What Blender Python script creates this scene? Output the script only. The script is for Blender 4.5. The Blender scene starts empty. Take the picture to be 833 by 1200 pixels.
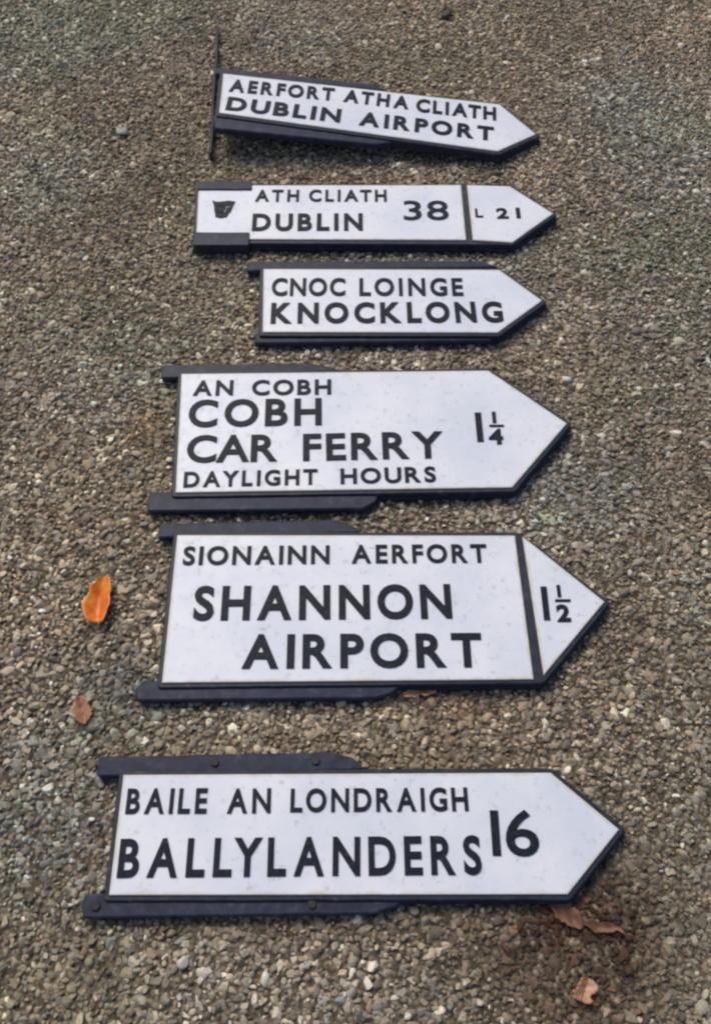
import bpy, bmesh, math, random
import numpy as np
from mathutils import Vector, Matrix, Euler

random.seed(4)
rng = np.random.default_rng(11)
scene = bpy.context.scene
COL = scene.collection
R = math.radians

# ------------------------------------------------------------------ camera
CAM_H = 1.6
PITCH = R(60)                      # below the horizon
F = 600 / math.tan(R(30))
cam_data = bpy.data.cameras.new('camera')
cam_data.sensor_fit = 'VERTICAL'
cam_data.angle = R(60)
cam_data.clip_start = 0.05
cam_data.clip_end = 200
cam = bpy.data.objects.new('camera', cam_data)
COL.objects.link(cam)
cam.location = (0, 0, CAM_H)
cam.rotation_euler = (R(90) - PITCH, 0, 0)
scene.camera = cam

# ------------------------------------------------------------------ light
SUN_EL, SUN_AZ = R(50), R(30)      # azimuth from +Y towards -X
world = bpy.data.worlds.new('World')
scene.world = world
world.use_nodes = True
wn = world.node_tree
sky = wn.nodes.new('ShaderNodeTexSky')
sky.sky_type = 'NISHITA'
sky.sun_disc = False
sky.sun_elevation = SUN_EL
sky.sun_rotation = -SUN_AZ
sky.air_density = 1.0
sky.dust_density = 3.5
sky.ozone_density = 1.0
wn.nodes['Background'].inputs['Strength'].default_value = 0.098
wn.links.new(sky.outputs[0], wn.nodes['Background'].inputs['Color'])
sun_d = bpy.data.lights.new('sun', 'SUN')
sun_d.energy = 1.8
sun_d.angle = R(24)
sun_d.color = (1.0, 0.93, 0.84)
sun = bpy.data.objects.new('sun', sun_d)
COL.objects.link(sun)
sd = Vector((-math.sin(SUN_AZ) * math.cos(SUN_EL), math.cos(SUN_AZ) * math.cos(SUN_EL), math.sin(SUN_EL)))
sun.rotation_euler = sd.to_track_quat('Z', 'Y').to_euler()
sun.location = (0, 0, 4)

scene.view_settings.view_transform = 'Standard'
scene.view_settings.look = 'None'
scene.view_settings.gamma = 1
scene.view_settings.use_curve_mapping = False
scene.view_settings.exposure = 0.12
scene.cycles.filter_width = 2.4

# ------------------------------------------------------------------ helpers
def ray(px, py):
    a, b = px - 416.5, 600 - py
    return Vector((a, math.cos(PITCH) * F + b * math.sin(PITCH), -math.sin(PITCH) * F + b * math.cos(PITCH)))

def at(px, py, z=0.0):
    """ground point (at height z) measured from the photograph"""
    d = ray(px, py)
    t = (z - CAM_H) / d.z
    return Vector((d.x * t, d.y * t, z))

def on_plane(M, z, px, py):
    """photograph point on the plane z of the frame M, in that frame"""
    Mi = M.inverted()
    o = Mi @ Vector((0, 0, CAM_H))
    d = (Mi.to_3x3() @ ray(px, py))
    t = (z - o.z) / d.z
    return Vector((o.x + d.x * t, o.y + d.y * t))

def tag(o, label=None, cat=None, group=None, kind=None):
    if label: o['label'] = label
    if cat: o['category'] = cat
    if group: o['group'] = group
    if kind: o['kind'] = kind
    return o

def link(name, me, mat=None, parent=None):
    o = bpy.data.objects.new(name, me)
    COL.objects.link(o)
    if mat and not me.materials: me.materials.append(mat)
    if parent: o.parent = parent
    return o

def empty(name, M):
    o = bpy.data.objects.new(name, None)
    o.empty_display_size = 0.05
    COL.objects.link(o)
    o.matrix_world = M
    return o

def from_bm(bm, name):
    me = bpy.data.meshes.new(name)
    bmesh.ops.recalc_face_normals(bm, faces=bm.faces)
    bm.to_mesh(me); bm.free()
    return me

from mathutils import noise as mnoise
def wob(x, y, amp=0.0006):
    v = mnoise.noise_vector(Vector((x * 22, y * 22, 3.1))) + 0.5 * mnoise.noise_vector(Vector((x * 70, y * 70, 8.1)))
    return x + v.x * amp, y + v.y * amp

def refine(poly, step=0.016):
    out = []
    n = len(poly)
    for i in range(n):
        a, b = Vector(poly[i]), Vector(poly[(i + 1) % n])
        k = max(1, round((b - a).length / step))
        out += [a.lerp(b, j / k) for j in range(k)]
    return out

def rough_rings(levels, amp=0.0007):
    """levels: list of (2D outline, z); outlines have equal corner counts"""
    base = levels[0][0]; n = len(base)
    ks = [max(1, round((Vector(base[(i + 1) % n]) - Vector(base[i])).length / 0.016)) for i in range(n)]
    rings = []
    for poly, z in levels:
        ring = []
        for i in range(n):
            a, b = Vector(poly[i]), Vector(poly[(i + 1) % n])
            for j in range(ks[i]):
                p = a.lerp(b, j / ks[i]); x, y = wob(p.x, p.y, amp)
                ring.append((x, y, z))
        rings.append(ring)
    return rings

def loops_mesh(name, rings, smooth=False):
    """closed solid lofted through rings of equal point count (list of lists of xyz)"""
    bm = bmesh.new()
    vr = [[bm.verts.new(p) for p in r] for r in rings]
    n = len(rings[0])
    for a, b in zip(vr[:-1], vr[1:]):
        for i in range(n):
            bm.faces.new((a[i], a[(i + 1) % n], b[(i + 1) % n], b[i]))
    bm.faces.new(vr[0]); bm.faces.new(vr[-1][::-1])
    return from_bm(bm, name)

def inset(poly, d):
    """offset a convex polygon inward by d (outward when negative), 2D"""
    n = len(poly); c = sum((Vector(p) for p in poly), Vector((0, 0))) / n
    lines = []
    for i in range(n):
        a, b = Vector(poly[i]), Vector(poly[(i + 1) % n])
        t = (b - a).normalized(); nn = Vector((-t.y, t.x))
        if nn.dot(c - a) < 0: nn = -nn
        dd = d if isinstance(d, (int, float)) else d[i]
        lines.append((a + nn * dd, t))
    out = []
    for i in range(n):
        p, u = lines[i - 1]; q, v = lines[i]
        den = u.x * v.y - u.y * v.x
        s = ((q.x - p.x) * v.y - (q.y - p.y) * v.x) / den
        out.append(p + u * s)
    return out

def fillet(poly, r, seg=3):
    out = []
    n = len(poly)
    for i in range(n):
        p = Vector(poly[i]); a = Vector(poly[i - 1]); b = Vector(poly[(i + 1) % n])
        u = (a - p).normalized(); v = (b - p).normalized()
        q0 = p + u * r; q1 = p + v * r
        for k in range(seg + 1):
            t = k / seg
            out.append(q0 * (1 - t) ** 2 + p * 2 * t * (1 - t) + q1 * t * t)
    return out

# ------------------------------------------------------------------ materials
def new_mat(name):
    m = bpy.data.materials.new(name)
    m.use_nodes = True
    nt = m.node_tree
    b = nt.nodes['Principled BSDF']
    return m, nt, b

def nd(nt, kind, **kw):
    n = nt.nodes.new(kind)
    for k, v in kw.items():
        if k in n.inputs.keys(): n.inputs[k].default_value = v
        else: setattr(n, k, v)
    return n

def ramp(nt, fac, stops):
    r = nt.nodes.new('ShaderNodeValToRGB')
    el = r.color_ramp.elements
    while len(el) < len(stops): el.new(0.5)
    for e, (p, c) in zip(el, stops):
        e.position = p; e.color = (*c, 1) if len(c) == 3 else c
    nt.links.new(fac, r.inputs[0])
    return r

def mix(nt, fac, a, b, mode='MIX'):
    m = nt.nodes.new('ShaderNodeMix'); m.data_type = 'RGBA'; m.blend_type = mode
    for sock, v in ((m.inputs['Factor'], fac), (m.inputs['A'], a), (m.inputs['B'], b)):
        if isinstance(v, bpy.types.NodeSocket): nt.links.new(v, sock)
        elif isinstance(v, (int, float)): sock.default_value = v
        else: sock.default_value = (*v, 1)
    return m.outputs['Result']

def bump(nt, b, height, strength, dist):
    n = nt.nodes.new('ShaderNodeBump')
    n.inputs['Strength'].default_value = strength
    n.inputs['Distance'].default_value = dist
    nt.links.new(height, n.inputs['Height'])
    nt.links.new(n.outputs[0], b.inputs['Normal'])

def coords(nt): return nt.nodes.new('ShaderNodeNewGeometry').outputs['Position']

# white enamel of the sign faces
def make_white():
    m, nt, b = new_mat('white_enamel_paint')
    P = coords(nt)
    n1 = nd(nt, 'ShaderNodeTexNoise', Scale=7.0, Detail=6.0, Roughness=0.6); nt.links.new(P, n1.inputs['Vector'])
    r1 = ramp(nt, n1.outputs['Fac'], [(0.35, (0.63, 0.68, 0.765)), (0.65, (0.75, 0.77, 0.82))])
    n2 = nd(nt, 'ShaderNodeTexNoise', Scale=70.0, Detail=6.0, Roughness=0.7); nt.links.new(P, n2.inputs['Vector'])
    r2 = ramp(nt, n2.outputs['Fac'], [(0.57, (0, 0, 0)), (0.76, (1, 1, 1))])
    c = mix(nt, r2.outputs[0], r1.outputs[0], (0.42, 0.41, 0.39))
    # rust and grime creeping in from the edges of the face ('edge' is painted at build time)
    at_ = nd(nt, 'ShaderNodeAttribute'); at_.attribute_name = 'edge'
    n3 = nd(nt, 'ShaderNodeTexNoise', Scale=30.0, Detail=5.0, Roughness=0.65); nt.links.new(P, n3.inputs['Vector'])
    mul = nd(nt, 'ShaderNodeMath'); mul.operation = 'MULTIPLY'
    nt.links.new(at_.outputs['Fac'], mul.inputs[0]); nt.links.new(n3.outputs['Fac'], mul.inputs[1])
    r3 = ramp(nt, mul.outputs[0], [(0.28, (0, 0, 0)), (0.60, (1, 1, 1))])
    c = mix(nt, r3.outputs[0], c, (0.60, 0.55, 0.47))
    nt.links.new(c, b.inputs['Base Color'])
    rr = ramp(nt, n2.outputs['Fac'], [(0.3, (0.34,) * 3), (0.8, (0.6,) * 3)])
    nt.links.new(rr.outputs[0], b.inputs['Roughness'])
    bump(nt, b, n1.outputs['Fac'], 0.25, 0.004)
    return m

def make_black(name, base, worn, rough=0.5, scale=60, spec=0.3):
    m, nt, b = new_mat(name)
    P = coords(nt)
    n1 = nd(nt, 'ShaderNodeTexNoise', Scale=float(scale), Detail=6.0, Roughness=0.7); nt.links.new(P, n1.inputs['Vector'])
    r1 = ramp(nt, n1.outputs['Fac'], [(0.35, base), (0.56, tuple(x * 1.7 for x in base)), (0.72, worn)])
    nt.links.new(r1.outputs[0], b.inputs['Base Color'])
    b.inputs['Roughness'].default_value = rough
    b.inputs['Specular IOR Level'].default_value = spec
    bump(nt, b, n1.outputs['Fac'], 0.4, 0.002)
    return m

M_WHITE = make_white()
M_BODY = make_black('black_painted_casting', (0.013, 0.016, 0.027), (0.09, 0.075, 0.065), 0.5)
M_RAIL = make_black('dark_painted_steel', (0.018, 0.022, 0.037), (0.075, 0.08, 0.10), 0.5, 45, 0.2)
M_LETTER = make_black('black_letter_enamel', (0.006, 0.009, 0.016), (0.05, 0.055, 0.065), 0.5, 120, 0.15)
M_STRIP = make_black('rusted_strip_steel', (0.025, 0.023, 0.022), (0.08, 0.055, 0.04), 0.7, 90)

def make_gravel_mat():
    m, nt, b = new_mat('crushed_stone')
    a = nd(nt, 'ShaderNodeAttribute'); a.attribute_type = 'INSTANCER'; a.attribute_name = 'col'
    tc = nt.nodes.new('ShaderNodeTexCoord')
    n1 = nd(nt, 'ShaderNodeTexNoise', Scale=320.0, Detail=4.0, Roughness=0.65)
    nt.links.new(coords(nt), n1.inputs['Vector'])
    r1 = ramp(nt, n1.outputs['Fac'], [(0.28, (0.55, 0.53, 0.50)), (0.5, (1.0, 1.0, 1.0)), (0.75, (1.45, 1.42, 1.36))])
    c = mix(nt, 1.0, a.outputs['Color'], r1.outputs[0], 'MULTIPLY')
    nt.links.new(c, b.inputs['Base Color'])
    b.inputs['Roughness'].default_value = 0.72
    bump(nt, b, n1.outputs['Fac'], 0.5, 0.0015)
    return m

def make_ground_mat():
    m, nt, b = new_mat('gritty_ground')
    P = coords(nt)
    v = nd(nt, 'ShaderNodeTexVoronoi', Scale=95.0); nt.links.new(P, v.inputs['Vector'])
    hs = ramp(nt, v.outputs['Color'], [(0.0, (0.11, 0.092, 0.066)), (0.45, (0.25, 0.210, 0.153)), (0.8, (0.37, 0.32, 0.24)), (1.0, (0.54, 0.48, 0.38))])
    gap = ramp(nt, v.outputs['Distance'], [(0.25, (1, 1, 1)), (0.6, (0.35, 0.33, 0.3))])
    c = mix(nt, 1.0, hs.outputs[0], gap.outputs[0], 'MULTIPLY')
    n1 = nd(nt, 'ShaderNodeTexNoise', Scale=2.5, Detail=4.0); nt.links.new(P, n1.inputs['Vector'])
    r1 = ramp(nt, n1.outputs['Fac'], [(0.3, (0.7, 0.68, 0.66)), (0.7, (1.1, 1.06, 1.0))])
    c = mix(nt, 1.0, c, r1.outputs[0], 'MULTIPLY')
    nt.links.new(c, b.inputs['Base Color'])
    b.inputs['Roughness'].default_value = 0.9
    inv = nd(nt, 'ShaderNodeMath'); inv.operation = 'SUBTRACT'; inv.inputs[0].default_value = 1
    nt.links.new(v.outputs['Distance'], inv.inputs[1])
    bump(nt, b, inv.outputs[0], 0.8, 0.006)
    return m

def make_leaf_mat(name, c0, c1, c2):
    m, nt, b = new_mat(name)
    tc = nt.nodes.new('ShaderNodeTexCoord')
    n1 = nd(nt, 'ShaderNodeTexNoise', Scale=45.0, Detail=4.0); nt.links.new(tc.outputs['Object'], n1.inputs['Vector'])
    r1 = ramp(nt, n1.outputs['Fac'], [(0.32, c0), (0.5, c1), (0.68, c2)])
    nt.links.new(r1.outputs[0], b.inputs['Base Color'])
    b.inputs['Roughness'].default_value = 0.5
    bump(nt, b, n1.outputs['Fac'], 0.4, 0.002)
    return m

# ------------------------------------------------------------------ ground
bm = bmesh.new()
NX = 60
for i in range(NX + 1):
    for j in range(NX + 1):
        x = -15 + 30 * i / NX; y = -13 + 30 * j / NX
        bm.verts.new((x, y, 0))
bm.verts.ensure_lookup_table()
for i in range(NX):
    for j in range(NX):
        a = i * (NX + 1) + j
        bm.faces.new((bm.verts[a], bm.verts[a + NX + 1], bm.verts[a + NX + 2], bm.verts[a + 1]))
g = link('ground', from_bm(bm, 'ground'), make_ground_mat())
tag(g, kind='structure')

# value noise for patches of differently coloured chippings
_T = rng.random((96, 96))
def vnoise(x, y, s):
    x = np.asarray(x) * s + 40.3; y = np.asarray(y) * s + 40.7
    xi = np.floor(x).astype(int); yi = np.floor(y).astype(int)
    fx = x - xi; fy = y - yi
    fx = fx * fx * (3 - 2 * fx); fy = fy * fy * (3 - 2 * fy)
    g_ = lambda a, b_: _T[a % 96, b_ % 96]
    return (g_(xi, yi) * (1 - fx) + g_(xi + 1, yi) * fx) * (1 - fy) + (g_(xi, yi + 1) * (1 - fx) + g_(xi + 1, yi + 1) * fx) * fy

def blob(x, y, px, py, rx, ry):
    c = at(px, py)
    return np.exp(-(((x - c.x) / rx) ** 2 + ((y - c.y) / ry) ** 2))

def build_gravel():
    NP = 16
    verts, faces, pid = [], [], []
    pr = random.Random(5)
    for k in range(NP):
        b = bmesh.new()
        bmesh.ops.create_icosphere(b, subdivisions=3, radius=0.5)
        # crushed stone: an ellipsoid cut by random flats, corners lightly worn
        planes = []
        for _ in range(11):
            n = Vector((pr.gauss(0, 1), pr.gauss(0, 1), pr.gauss(0, 1))).normalized()
            planes.append((n, pr.uniform(0.24, 0.42)))
        sx, sy, sz = pr.uniform(1.0, 1.4), pr.uniform(0.75, 1.1), pr.uniform(0.55, 0.85)
        for v in b.verts:
            for n, d in planes:
                e = v.co.dot(n) - d
                if e > 0: v.co -= n * e * 0.98
            v.co = Vector((v.co.x * sx, v.co.y * sy, v.co.z * sz))
            v.co += Vector((pr.gauss(0, 1), pr.gauss(0, 1), pr.gauss(0, 1))) * 0.006
        off = len(verts)
        b.verts.index_update()
        verts += [tuple(v.co) for v in b.verts]
        pid += [k] * len(b.verts)
        faces += [tuple(off + v.index for v in f.verts) for f in b.faces]
        b.free()
    nproto = len(verts)
    # scatter: jittered hexagonal grid, only where the place can be seen plus a margin
    d = 0.0098
    xs, ys = [], []
    j = 0; y = -0.75
    while y < 4.6:
        hw = 0.64 + max(0.0, y) * 0.235 + 0.85
        x = -hw + (d / 2 if j % 2 else 0)
        row = np.arange(x, hw, d)
        xs.append(row); ys.append(np.full_like(row, y))
        y += d * 0.87; j += 1
    X = np.concatenate(xs); Y = np.concatenate(ys)
    X = X + rng.normal(0, d * 0.27, X.size); Y = Y + rng.normal(0, d * 0.27, X.size)
    N = X.size
    size = d * np.clip(rng.lognormal(0.05, 0.42, N), 0.5, 2.5)
    big = vnoise(X, Y, 5) > 0.60
    size[big] *= 1.06
    idx = rng.integers(0, NP, N)
    rot = np.stack([rng.normal(0, 0.55, N), rng.normal(0, 0.55, N), rng.random(N) * 6.283], 1)
    top = rng.uniform(-0.0004, 0.0062, N) + 0.0006 * (size / d)
    Z = top - size * 0.33
    # colours: brown-grey mix with pale quartz, dark basalt and rusty chips
    pal = np.array([(0.170, 0.146, 0.108), (0.225, 0.193, 0.144), (0.140, 0.130, 0.108), (0.20, 0.187, 0.158),
                    (0.082, 0.070, 0.055), (0.30, 0.268, 0.21), (0.46, 0.425, 0.355), (0.185, 0.128, 0.088), (0.15, 0.157, 0.145)])
    w = np.array([.22, .17, .16, .14, .15, .11, .06, .03, .035])
    pi = rng.choice(len(pal), N, p=w / w.sum())
    C = (pal[pi] * 0.86 + 0.14 * np.array([.185, .160, .122])) * rng.normal(1, 0.15, (N, 1)).clip(.55, 1.5)
    n1 = vnoise(X, Y, 2.3); n2 = vnoise(X + 7, Y - 3, 7.0); n3 = vnoise(X - 5, Y + 9, 16.0)
    C *= (0.64 + 0.34 * n1 + 0.38 * n2 + 0.34 * n3)[:, None] * 1.45
    warm = (vnoise(X + 3, Y + 3, 3.1) - 0.5)[:, None] * np.array([0.22, 0.03, -0.20]); C *= 1 + warm; C *= np.array([1.02, 1.0, 0.97])
    grn = (vnoise(X - 8, Y + 1, 4.2) - 0.45).clip(0)[:, None] * np.array([-0.10, 0.05, -0.10]); C *= 1 + grn
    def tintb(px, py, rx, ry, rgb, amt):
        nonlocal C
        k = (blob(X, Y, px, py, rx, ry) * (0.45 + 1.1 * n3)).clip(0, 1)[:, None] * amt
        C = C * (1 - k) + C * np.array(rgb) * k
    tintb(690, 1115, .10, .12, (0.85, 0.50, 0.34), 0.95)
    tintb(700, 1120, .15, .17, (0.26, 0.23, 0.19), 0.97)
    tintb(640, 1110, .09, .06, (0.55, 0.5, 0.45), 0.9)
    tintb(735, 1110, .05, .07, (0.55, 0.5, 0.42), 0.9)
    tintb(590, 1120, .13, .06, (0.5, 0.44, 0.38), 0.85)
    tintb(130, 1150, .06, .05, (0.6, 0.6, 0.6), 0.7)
    tintb(300, 1085, .3, .018, (0.55, 0.48, 0.44), 0.75)  # thin dark rows along sign edges: soft shade put into the chip colour
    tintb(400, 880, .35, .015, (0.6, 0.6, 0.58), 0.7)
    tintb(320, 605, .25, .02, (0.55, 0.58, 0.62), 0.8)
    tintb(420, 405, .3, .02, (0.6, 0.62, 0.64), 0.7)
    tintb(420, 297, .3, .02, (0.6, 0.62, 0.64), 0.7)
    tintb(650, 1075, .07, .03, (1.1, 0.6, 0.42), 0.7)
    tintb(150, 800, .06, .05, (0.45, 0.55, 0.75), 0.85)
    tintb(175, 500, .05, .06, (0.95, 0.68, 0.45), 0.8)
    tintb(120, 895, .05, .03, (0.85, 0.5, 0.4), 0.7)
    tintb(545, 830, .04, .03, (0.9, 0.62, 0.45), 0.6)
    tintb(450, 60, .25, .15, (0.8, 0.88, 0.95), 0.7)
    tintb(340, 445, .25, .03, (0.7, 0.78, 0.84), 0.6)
    tintb(625, 460, .05, .05, (0.55, 0.6, 0.66), 0.7)  # shade beside the Cobh sign point, painted into the chippings
    tintb(620, 330, .04, .05, (0.6, 0.66, 0.72), 0.6)  # likewise painted shade, beside the Knocklong point
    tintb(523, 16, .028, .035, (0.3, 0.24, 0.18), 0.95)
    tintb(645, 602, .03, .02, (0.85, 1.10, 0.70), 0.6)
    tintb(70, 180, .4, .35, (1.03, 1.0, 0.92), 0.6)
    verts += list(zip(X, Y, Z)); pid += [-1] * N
    me = bpy.data.meshes.new('gravel')
    me.from_pydata(verts, [], faces)
    tot = len(verts)
    a = me.attributes.new('pid', 'INT', 'POINT'); a.data.foreach_set('value', np.array(pid, dtype=np.int32))
    def full(v, fill=0):
        z = np.full((tot,) + v.shape[1:], fill, dtype=v.dtype); z[nproto:] = v; return z
    a = me.attributes.new('idx', 'INT', 'POINT'); a.data.foreach_set('value', full(idx.astype(np.int32)))
    a = me.attributes.new('rot', 'FLOAT_VECTOR', 'POINT'); a.data.foreach_set('vector', full(rot.astype(np.float32)).ravel())
    a = me.attributes.new('siz', 'FLOAT', 'POINT'); a.data.foreach_set('value', full(size.astype(np.float32)))
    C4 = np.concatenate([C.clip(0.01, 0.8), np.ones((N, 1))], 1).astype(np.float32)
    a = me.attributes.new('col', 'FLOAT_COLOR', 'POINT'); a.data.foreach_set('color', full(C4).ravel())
    me.polygons.foreach_set('use_smooth', [False] * len(me.polygons))
    mat = make_gravel_mat()
    o = link('gravel', me, mat)
    tag(o, 'brown and grey crushed stone chippings covering the ground', 'gravel', kind='stuff')
    ng = bpy.data.node_groups.new('scatter_gravel', 'GeometryNodeTree')
    ng.interface.new_socket('Geometry', in_out='INPUT', socket_type='NodeSocketGeometry')
    ng.interface.new_socket('Geometry', in_out='OUTPUT', socket_type='NodeSocketGeometry')
    n = ng.nodes; L = ng.links.new
    gi = n.new('NodeGroupInput'); go = n.new('NodeGroupOutput')
    def named(name, dt):
        q = n.new('GeometryNodeInputNamedAttribute'); q.data_type = dt; q.inputs['Name'].default_value = name
        return q.outputs['Attribute']
    p = named('pid', 'INT')
    cmp_ = n.new('FunctionNodeCompare'); cmp_.data_type = 'INT'; cmp_.operation = 'LESS_THAN'
    ii = [s for s in cmp_.inputs if s.type == 'INT']
    L(p, ii[0]); ii[1].default_value = 0
    sep = n.new('GeometryNodeSeparateGeometry'); sep.domain = 'POINT'
    L(gi.outputs[0], sep.inputs['Geometry']); L(cmp_.outputs[0], sep.inputs['Selection'])
    spl = n.new('GeometryNodeSplitToInstances'); spl.domain = 'POINT'
    L(sep.outputs['Inverted'], spl.inputs['Geometry']); L(p, spl.inputs['Group ID'])
    iop = n.new('GeometryNodeInstanceOnPoints')
    L(sep.outputs['Selection'], iop.inputs['Points'])
    L(spl.outputs['Instances'], iop.inputs['Instance'])
    iop.inputs['Pick Instance'].default_value = True
    L(named('idx', 'INT'), iop.inputs['Instance Index'])
    L(named('rot', 'FLOAT_VECTOR'), iop.inputs['Rotation'])
    L(named('siz', 'FLOAT'), iop.inputs['Scale'])
    L(iop.outputs[0], go.inputs[0])
    md = o.modifiers.new('scatter', 'NODES'); md.node_group = ng
    print('stones', N)
build_gravel()

# ------------------------------------------------------------------ lettering
_glyph = {}
def glyph(ch, bold):
    """outline of one character, 1 unit cap height, lying in z 0..1"""
    key = (ch, bold)
    if key in _glyph: return _glyph[key]
    cu = bpy.data.curves.new('glyph', 'FONT')
    cu.body = ch; cu.size = 1.0; cu.resolution_u = 5; cu.offset = bold; cu.extrude = 0.5
    t = bpy.data.objects.new('glyph', cu)
    COL.objects.link(t)
    dg = bpy.context.evaluated_depsgraph_get()
    me = bpy.data.meshes.new_from_object(t.evaluated_get(dg))
    bpy.data.objects.remove(t)
    bpy.data.curves.remove(cu)
    co = np.empty(len(me.vertices) * 3); me.vertices.foreach_get('co', co); co = co.reshape(-1, 3)
    _glyph[key] = (co, [tuple(p.vertices) for p in me.polygons])
    bpy.data.meshes.remove(me)
    return _glyph[key]
CAP = {}
def cap_of(bold):
    if bold not in CAP:
        co, _ = glyph('H', bold); CAP[bold] = (co[:, 1].min(), co[:, 1].max())
    return CAP[bold]

LET_T = 0.0022
KERN = {'LY': -.20, 'YL': -.07, 'AY': -.14, 'AT': -.12, 'TH': -.03, 'RT': -.06, 'RY': -.06, 'LA': -.02, 'DA': -.04, 'PO': -.05, 'LO': -.05, 'KN': .0, 'LI': .0, 'CA': -.04, 'FO': -.05, 'IN': .03, 'NN': .03, 'HT': -.03}
def write(root, M, zf, word, x0, y0, x1, y1, cap, bold=0.022, xs=None, mat=None):
    """raised letters of one word; ends of the baseline and cap height measured in the photograph"""
    mat = mat or M_LETTER
    a = on_plane(M, zf, x0, y0); b = on_plane(M, zf, x1, y1)
    ta = on_plane(M, zf, x0, y0 - cap)
    h = (ta - a).length
    W = (b - a).length
    ang = math.atan2(b.y - a.y, b.x - a.x)
    lo, hi = cap_of(bold)
    k = h / (hi - lo)
    gl = [glyph(c, bold) for c in word]
    nat = [(g_[0][:, 0].max() - g_[0][:, 0].min()) * k for g_ in gl]
    n = len(word)
    gap0 = 0.20 * h
    if xs is None:
        xs = (W - gap0 * (n - 1)) / sum(nat)
        xs = min(1.28, max(0.72, xs))
    kern = [KERN.get(word[i:i + 2], 0.0) * h for i in range(n - 1)] + [0.0]
    gap = (W - xs * sum(nat) - sum(kern)) / (n - 1) if n > 1 else 0
    x = 0.0
    for c, (co, fs), w, kn in zip(word, gl, nat, kern):
        cc = co.copy()
        px = (cc[:, 0] - cc[:, 0].min()) * k * xs
        py = (cc[:, 1] - lo) * k
        pz = (cc[:, 2] + 0.5) * LET_T
        me = bpy.data.meshes.new('letter')
        mx = w * xs / 2
        me.from_pydata([(p - mx, q, r) for p, q, r in zip(px, py, pz)], [], fs)
        o = link('letter', me, mat, root)
        cxy = a + Vector((math.cos(ang), math.sin(ang))) * (x + mx)
        o.location = (cxy.x, cxy.y, zf)
        o.rotation_euler = (0, 0, ang + random.gauss(0, 0.006))
        x += w * xs + gap + kn

def plate(name, poly, z0, z1, mat, root, bev=0.0012, rnd=0.0):
    """thin plate from a convex 2D outline, with a small bevel on the upper edge"""
    P = fillet(poly, rnd) if rnd else [Vector(p) for p in poly]
    Q = [Vector(p) for p in (fillet(inset(poly, bev), max(rnd - bev, 0.0004)) if rnd else inset(poly, bev))]
    rings = rough_rings([(P, z0), (P, z1 - bev * 0.8), (Q, z1)], 0.0008 if rnd else 0.0002)
    return link(name, loops_mesh(name, rings), mat, root)

def face_panel(poly, z0, z1, root, wear=1.0):
    """white face with gridded top so that the wear along its edges can vary"""
    me = bpy.data.meshes.new('face_panel')
    bm = bmesh.new()
    P = [Vector(p) for p in poly]; Q = inset(poly, 0.0012)
    n = len(P)
    v0 = [bm.verts.new((p.x, p.y, z0)) for p in P]
    v1 = [bm.verts.new((p.x, p.y, z1 - 0.001)) for p in P]
    v2 = [bm.verts.new((p.x, p.y, z1)) for p in Q]
    I = inset(poly, 0.014)
    v3 = [bm.verts.new((p.x, p.y, z1)) for p in I]
    for A, B in ((v0, v1), (v1, v2), (v2, v3)):
        for i in range(n):
            bm.faces.new((A[i], A[(i + 1) % n], B[(i + 1) % n], B[i]))
    bm.faces.new(v3); bm.faces.new(v0[::-1])
    bmesh.ops.recalc_face_normals(bm, faces=bm.faces)
    bm.verts.index_update()
    vals = [wear] * (3 * n) + [0.0] * n
    bm.to_mesh(me); bm.free()
    a = me.attributes.new('edge', 'FLOAT', 'POINT'); a.data.foreach_set('value', vals)
    return link('face_panel', me, M_WHITE, root)

def rail(poly, z0, z1, root, name='mounting_rail'):
    return plate(name, poly, z0, z1, M_RAIL, root, bev=0.003, rnd=0.004)

# ------------------------------------------------------------------ signs
Z_REST = 0.0068        # tops of the stones
T_BODY = 0.022
T_FACE = 0.0035
ZF = T_BODY + T_FACE
GROUP = 'arrow shaped road signs laid on the gravel'

def sign_frame(px, py, yaw, roll=0.0, pitch=0.0, z=Z_REST):
    c = at(px, py, z + ZF)
    return Matrix.Translation((c.x, c.y, z)) @ Euler((roll, pitch, yaw)).to_matrix().to_4x4()

def body(outline, root, out=0.009, near_out=0.0):
    """black casting: a foot flange, a step and the rim around the face"""
    O1 = inset(outline, -out)
    O2 = inset(outline, -out - 0.0035)
    f = lambda poly: fillet(poly, 0.006)
    rings = rough_rings([(f(O2), 0), (f(O2), 0.007), (f(O1), 0.0085), (f(O1), T_BODY - 0.002),
                         (f(inset(outline, -out + 0.002)), T_BODY)], 0.0009)
    return link('sign_body', loops_mesh('sign_body', rings), M_BODY, root)

def make_sign(label, ref, yaw, face_px, words, roll=0, pitch=0, z=Z_REST, body_px=None, wear=1.0, out=0.009):
    M = sign_frame(*ref, yaw, roll, pitch, z)
    root = empty('road_sign', M)
    tag(root, label, 'road sign', GROUP)
    polys = [[on_plane(M, ZF, *p) for p in f] for f in face_px]
    outline = [on_plane(M, ZF, *p) for p in (body_px or face_px[0])]
    body(outline, root, out)
    for p in polys: face_panel(p, T_BODY - 0.001, ZF, root, wear)
    for w in words: write(root, M, ZF - 0.0002, *w[:6], **(w[6] if len(w) > 6 else {}))
    return root, M

def px_rail(root, M, pts, z0, z1, name='mounting_rail'):
    return rail([on_plane(M, z1, *p) for p in pts], z0, z1, root, name)

B = 0.027
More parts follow.
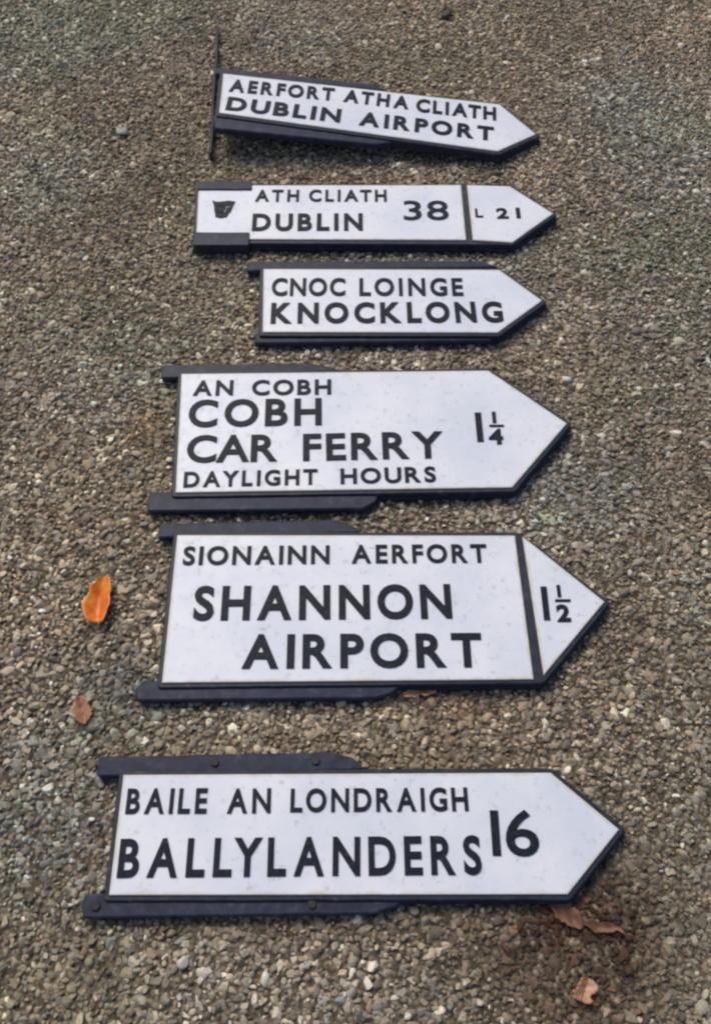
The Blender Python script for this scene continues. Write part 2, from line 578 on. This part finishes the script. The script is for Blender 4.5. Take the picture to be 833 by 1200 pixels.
# 1. nearest: BAILE AN LONDRAIGH / BALLYLANDERS 16
r, M = make_sign('white arrow sign for Ballylanders with 16, nearest of the six signs', (416, 975), 0,
    [[(145, 908), (645, 905.5), (725, 972), (665, 1048), (128, 1049)]],
    [('BAILE', 147, 954, 242, 953.5, 29.5, dict(bold=B)), ('AN', 266, 953.5, 317, 953, 29, dict(bold=B)),
     ('LONDRAIGH', 340, 952, 549, 950.5, 27.5, dict(bold=B)),
     ('BALLYLANDERS', 137, 1029, 565, 1025, 45.5, dict(bold=0.028)),
     ('I', 577, 1003, 587, 1003, 53, dict(bold=0.026, xs=0.95)), ('6', 594, 1003.5, 633, 1003, 53, dict(bold=0.012))])
rt = px_rail(r, M, [(116, 887), (385, 881), (412, 887), (428, 902), (114, 910)], 0.002, 0.017)
rb = px_rail(r, M, [(100, 1047), (478, 1050), (466, 1062), (436, 1071), (98, 1076), (95, 1062)], 0.002, 0.017)

def bolt(rl, M, pts, z):
    for px, py in pts:
        c = on_plane(M, z, px, py)
        rings = []
        for rr, zz in ((0.0075, 0), (0.0075, 0.0035), (0.0062, 0.0045)):
            rings.append([(c.x + rr * math.cos(k * math.pi / 3 + px), c.y + rr * math.sin(k * math.pi / 3 + px), z + zz) for k in range(6)])
        link('bolt', loops_mesh('bolt', rings), M_STRIP, rl)
bolt(rt, M, [(252, 894), (370, 892)], 0.017)
bolt(rb, M, [(113, 1062), (366, 1060)], 0.017)

# 2. SIONAINN AERFORT / SHANNON AIRPORT 1 1/2
r, M = make_sign('large white arrow sign for Shannon Airport with an orange leaf lying to its left', (416, 715), 0,
    [[(208, 627), (603, 627.5), (625, 796), (190, 800)], [(612, 628.5), (708, 705), (637, 791)]],
    [('SIONAINN', 214, 662.5, 386, 661, 21.5, dict(bold=B)), ('AERFORT', 412, 660.5, 571, 659.5, 21.5, dict(bold=B)),
     ('SHANNON', 226, 727.5, 530, 725, 40, dict(bold=0.031)), ('AIRPORT', 283, 784, 566, 782, 40, dict(bold=0.031)),
     ('I', 637, 727, 646, 727, 39, dict(bold=0.03, xs=0.8)), ('1', 653, 700, 660, 700, 14, dict(bold=0.03)),
     ('2', 653, 729, 669, 729, 20, dict(bold=0.04))],
    body_px=[(208, 627), (606, 627), (708, 705), (634, 795), (190, 800)])
plate('fraction_bar', [on_plane(M, ZF, *p) for p in ((650, 702.5), (668, 702.5), (668, 705.5), (650, 705.5))], ZF - 0.0002, ZF + 0.002, M_LETTER, r, 0.0004)
px_rail(r, M, [(187, 613), (390, 609), (410, 614), (424, 624), (185, 630)], 0.002, 0.017)
px_rail(r, M, [(168, 797), (472, 801), (460, 812), (440, 818), (160, 821), (158, 808)], 0.002, 0.017)

# 3. AN COBH / COBH CAR FERRY / DAYLIGHT HOURS 1 1/4
r, M = make_sign('white arrow sign for the Cobh car ferry in daylight hours with four lines of text', (416, 505), R(0.3),
    [[(213, 438), (572, 434), (664, 496), (600, 571), (206, 577)]],
    [('AN', 226, 464, 273, 463.5, 17.5, dict(bold=B)), ('COBH', 295, 463.5, 388, 462.5, 17.5, dict(bold=B)),
     ('COBH', 220, 501, 377, 498.5, 31.5, dict(bold=0.026)),
     ('CAR', 218, 542.5, 325, 541, 31.5, dict(bold=0.024, xs=1.0)), ('FERRY', 355, 540.5, 520, 537, 31.5, dict(bold=0.024, xs=1.0)),
     ('DAYLIGHT', 215, 571.5, 372, 568, 18, dict(bold=B)), ('HOURS', 399, 567.5, 511, 565, 18, dict(bold=B)),
     ('I', 559, 518, 568, 518, 34, dict(bold=0.03, xs=0.85)), ('1', 577, 496, 585, 496, 13, dict(bold=0.03)),
     ('4', 573, 521, 590, 521, 18, dict(bold=0.04))])
plate('fraction_bar', [on_plane(M, ZF, *p) for p in ((573, 498), (590, 498), (590, 500.5), (573, 500.5))], ZF - 0.0002, ZF + 0.002, M_LETTER, r, 0.0004)
px_rail(r, M, [(191, 427), (360, 425), (385, 429), (400, 434), (189, 443)], 0.002, 0.017)
px_rail(r, M, [(176, 576), (446, 575), (440, 588), (425, 596), (173, 599), (172, 588)], 0.002, 0.017)

# 4. CNOC LOINGE / KNOCKLONG
r, M = make_sign('small white arrow sign for Knocklong, shortest of the six, without a distance', (450, 352), 0,
    [[(309, 315), (585, 316), (635, 352), (583, 389.5), (308, 389)]],
    [('CNOC', 318, 347, 404.5, 347, 20.5, dict(bold=B)), ('LOINGE', 421, 347, 543, 347, 20.5, dict(bold=B)),
     ('KNOCKLONG', 317, 379.5, 590, 378, 24, dict(bold=0.036))])
px_rail(r, M, [(290, 306), (560, 305), (575, 309), (584, 313), (289, 317)], 0.002, 0.016)
px_rail(r, M, [(300, 389), (580, 389), (575, 399), (298, 402)], 0.002, 0.016)

# 5. ATH CLIATH / DUBLIN 38 | L 21
r, M = make_sign('white arrow sign for Dublin with 38 and a small dark emblem at its left end', (440, 250), 0,
    [[(233, 217), (540, 216.5), (546, 281), (230, 280)], [(547, 216.5), (597, 218), (648, 250), (600, 284), (554, 281)]],
    [('ATH', 299, 236.5, 350, 236.5, 13.5, dict(bold=B)), ('CLIATH', 362, 236.5, 453, 236.5, 13.5, dict(bold=B)),
     ('DUBLIN', 295, 271, 425, 270.5, 20, dict(bold=0.034)), ('38', 473, 258, 526, 258, 22, dict(bold=0.008)),
     ('L', 557, 255, 566, 255, 10, dict(bold=0.02)), ('2', 582, 256.5, 596, 256.5, 12, dict(bold=0.03)),
     ('I', 605, 256, 610, 256, 12, dict(bold=0.035))],
    body_px=[(233, 216.5), (597, 217), (648, 250), (600, 283), (230, 281)], out=0.008)
# clamp bars lapping over the edges of the left end
def px_plate(name, pts, z0, z1, mat, bev=0.001, rnd=0.0):
    return plate(name, [on_plane(M, z1, *p) for p in pts], z0, z1, mat, r, bev, rnd)
px_plate('clamp_bar', [(232, 212), (295, 212), (295, 221.5), (231.5, 221.5)], 0.001, ZF + 0.004, M_RAIL, 0.001, 0.002)
px_plate('clamp_bar', [(228.5, 272), (292.5, 272), (291.5, 287), (226, 287)], 0.001, ZF + 0.004, M_RAIL, 0.001, 0.002)
# emblem
eb = bmesh.new()
def eb_poly(pts):
    p2 = [on_plane(M, ZF, *p) for p in pts]
    lo = [eb.verts.new((p.x, p.y, ZF - 0.0003)) for p in p2]; hi = [eb.verts.new((p.x, p.y, ZF + 0.0015)) for p in p2]
    k = len(p2)
    for i in range(k): eb.faces.new((lo[i], lo[(i + 1) % k], hi[(i + 1) % k], hi[i]))
    eb.faces.new(hi); eb.faces.new(lo[::-1])
eb_poly([(249, 235), (254, 237), (261, 236.5), (268, 235.5), (276, 236.5), (274, 241), (262, 242.5), (251, 242)])
eb_poly([(251, 242.8), (256, 243.2), (254, 248.5), (251.5, 249)])
eb_poly([(266, 243.4), (273.5, 242), (270, 249.5), (264, 249)])
eb_poly([(255.5, 241.6), (261, 241.4), (265.2, 243.5), (262, 250), (254.2, 249.8)])
eb_poly([(252, 249.6), (262, 249), (269, 249.4), (266, 254.5), (259, 256), (252.5, 254.5)])
link('emblem', from_bm(eb, 'emblem'), M_LETTER, r)

# 6. farthest: AERFORT ATHA CLIATH / DUBLIN AIRPORT, propped up at its left end
yaw6 = R(-10.4)
r, M = make_sign('white arrow sign for Dublin Airport, skewed and propped up at its left end', (430, 130), yaw6,
    [[(262, 86), (585, 122), (628, 157), (583, 177), (257, 132)]],
    [('AERFORT', 268, 107.5, 391, 118.5, 14.5, dict(bold=0.036)), ('ATHA', 402, 119.5, 478, 128.5, 14.5, dict(bold=0.036)),
     ('CLIATH', 487, 131, 581, 141.5, 15, dict(bold=0.036)),
     ('DUBLIN', 264, 129, 398, 144, 15.5, dict(bold=0.038)), ('AIRPORT', 420, 147, 578, 165.5, 16, dict(bold=0.038))],
    roll=R(-2.0), pitch=R(3.4), z=0.0305, out=0.010)
px_rail(r, M, [(253, 78.5), (425, 97), (445, 101), (452, 106), (252, 86)], 0.002, 0.018)
px_rail(r, M, [(249, 134), (470, 159), (462, 166), (440, 169), (252, 150)], 0.002, 0.018)

# strip under the propped sign
sb = at(246, 179, 0.03); st = at(254.5, 28, 0.03)
d = (st - sb).normalized(); nrm = Vector((-d.y, d.x, 0)) * 0.0035
rings = []
for k in range(9):
    c = sb.lerp(st, k / 8) + Vector((0.0015 * math.sin(k * 1.3), 0, 0))
    hz = 0.030 - 0.010 * (k / 8)
    rings.append([(c.x - nrm.x, c.y - nrm.y, -0.004), (c.x + nrm.x, c.y + nrm.y, -0.004), (c.x + nrm.x, c.y + nrm.y, hz), (c.x - nrm.x, c.y - nrm.y, hz)])
o = link('steel_strip', loops_mesh('steel_strip', rings), M_STRIP)
tag(o, 'thin dark steel strip on edge under the left end of the skewed Dublin Airport sign', 'metal strip')

# ------------------------------------------------------------------ leaves
def leaf(px, py, length, width, yaw, mat, vein_mat, label, curl=0.4, fold=0.35, z=0.007, notch=0.0, tilt=0.0, blunt=0.75, stalk=0.08, ragged=1.0):
    c = at(px, py, z)
    M = Matrix.Translation((c.x, c.y, z)) @ Euler((tilt, 0, yaw)).to_matrix().to_4x4()
    root = empty('fallen_leaf', M)
    tag(root, label, 'leaf', 'fallen leaves on the gravel')
    nu, nv = 16, 8
    pts = []
    sd_ = px * 0.37
    def surf(u, v):
        w = width * 0.5 * (math.sin(math.pi * min(1, max(0, 0.04 + 0.94 * u)) ** 0.85)) ** blunt
        w *= 1 + notch * 0.35 * math.sin(u * 21)
        e = mnoise.noise(Vector((u * 3.2, 4.0 * (1 if v > 0 else -1), sd_))) * 0.5 + mnoise.noise(Vector((u * 11, 4.0 * (1 if v > 0 else -1), sd_))) * 0.3
        w *= 1 + ragged * e * 1.3 * abs(v)
        x = (u - 0.5) * length * (1 + 0.10 * ragged * mnoise.noise(Vector((v * 3, sd_, 0))))
        y = w * v + length * 0.06 * math.sin(u * 3.1 + sd_)
        h = 0.0012 * math.sin(u * 31 + v * 9) * abs(v) + fold * abs(w * v) + curl * length * (abs(u - 0.5) * 2) ** 2 * 0.12 + 0.0008 * math.sin(u * 17 + v * 4)
        return (x, y, h)
    bm = bmesh.new()
    g_ = [[bm.verts.new(surf(i / nu, -1 + 2 * j / nv)) for j in range(nv + 1)] for i in range(nu + 1)]
    for i in range(nu):
        for j in range(nv):
            bm.faces.new((g_[i][j], g_[i + 1][j], g_[i + 1][j + 1], g_[i][j + 1]))
    bmesh.ops.remove_doubles(bm, verts=bm.verts, dist=1e-6)
    bmesh.ops.recalc_face_normals(bm, faces=bm.faces)
    bmesh.ops.solidify(bm, geom=bm.faces[:], thickness=0.0006)
    me = bpy.data.meshes.new('blade'); bm.to_mesh(me); bm.free()
    me.polygons.foreach_set('use_smooth', [True] * len(me.polygons))
    link('blade', me, mat, root)
    rings = []
    for i in range(0, nu + 5):
        u = -stalk + (0.96 + stalk) * i / (nu + 4)
        uu = min(1, max(0, u))
        x, y, h = surf(uu, 0); x = (u - 0.5) * length
        rr = 0.0009 * (1.25 - u)
        rings.append([(x, rr * math.cos(t), h + 0.0006 + rr * math.sin(t)) for t in [k * math.pi / 3 for k in range(6)]])
    link('leaf_stalk', loops_mesh('leaf_stalk', rings), vein_mat, root)
    return root

ORANGE = make_leaf_mat('orange_leaf', (0.50, 0.09, 0.012), (0.70, 0.17, 0.01), (0.78, 0.30, 0.03))
YELLOW = make_leaf_mat('yellow_leaf_vein', (0.75, 0.42, 0.07), (0.8, 0.5, 0.1), (0.8, 0.5, 0.12))
TAN = make_leaf_mat('tan_leaf', (0.24, 0.10, 0.05), (0.40, 0.20, 0.11), (0.48, 0.29, 0.19))
BROWN = make_leaf_mat('brown_leaf', (0.08, 0.035, 0.018), (0.15, 0.065, 0.032), (0.24, 0.12, 0.07))
DKV = make_leaf_mat('brown_leaf_vein', (0.10, 0.05, 0.03), (0.12, 0.06, 0.04), (0.16, 0.08, 0.05))
leaf(120, 705, 0.098, 0.050, R(93), ORANGE, YELLOW, 'bright orange leaf standing out on the gravel left of the Shannon sign', curl=0.7, fold=0.75, blunt=0.42, notch=0.05, ragged=0.5, stalk=0.02)
leaf(98, 833, 0.052, 0.030, R(100), TAN, DKV, 'small pinkish tan leaf below the bright orange leaf', curl=0.9, fold=0.8, blunt=0.5, ragged=1.5, stalk=0.0)
leaf(492, 813, 0.062, 0.020, R(4), TAN, DKV, 'tan leaf tucked against the near edge of the Shannon sign', curl=0.4, fold=0.3, notch=0.4)
leaf(662, 1073, 0.062, 0.032, R(-40), BROWN, DKV, 'brown leaf by the lower right corner of the Ballylanders sign', curl=0.5, fold=0.3)
leaf(705, 1084, 0.060, 0.018, R(-8), BROWN, DKV, 'narrow dark brown leaf right of the brown leaf at the nearest sign', curl=0.4, fold=0.3)
leaf(684, 1160, 0.036, 0.028, R(65), TAN, DKV, 'rounded pinkish leaf scrap near the bottom edge of the photo', curl=0.6, fold=0.5, blunt=0.3, stalk=0.0, ragged=1.6)

# ------------------------------------------------------------------ odd stones
def pebble(px, py, size, rgb, label, seed, flat=0.6):
    pr = random.Random(seed)
    bm = bmesh.new()
    bmesh.ops.create_icosphere(bm, subdivisions=3, radius=size / 2)
    planes = [(Vector((pr.gauss(0, 1), pr.gauss(0, 1), pr.gauss(0, 1))).normalized(), size * pr.uniform(.30, .44)) for _ in range(9)]
    for v in bm.verts:
        for n, dd in planes:
            e = v.co.dot(n) - dd
            if e > 0: v.co -= n * e * 0.9
        v.co.z *= flat
    me = from_bm(bm, 'pebble')
    me.polygons.foreach_set('use_smooth', [True] * len(me.polygons))
    m = make_leaf_mat('pebble_stone', tuple(c * .75 for c in rgb), rgb, tuple(min(.8, c * 1.2) for c in rgb))
    m.node_tree.nodes['Principled BSDF'].inputs['Roughness'].default_value = 0.7
    o = link('pebble', me, m)
    c = at(px, py, 0.008); o.location = (c.x, c.y, 0.007); o.rotation_euler = (0.1, -0.1, pr.random() * 6)
    tag(o, label, 'pebble', 'odd pebbles among the chippings')
pebble(664, 445, 0.022, (0.60, 0.57, 0.50), 'cream white pebble off the upper edge of the Cobh sign point', 1)
pebble(145, 154, 0.038, (0.27, 0.28, 0.25), 'pale grey green stone at the upper left, largest pebble around', 2, 0.4)
pebble(523, 17, 0.036, (0.045, 0.035, 0.028), 'dark brown stone at the top edge, right of the middle', 3, 0.5)
pebble(214, 1128, 0.020, (0.55, 0.51, 0.43), 'cream pebble below the nearest sign, left part', 4)
pebble(500, 91, 0.016, (0.5, 0.47, 0.42), 'small pale pebble beyond the skewed Dublin Airport sign', 5)
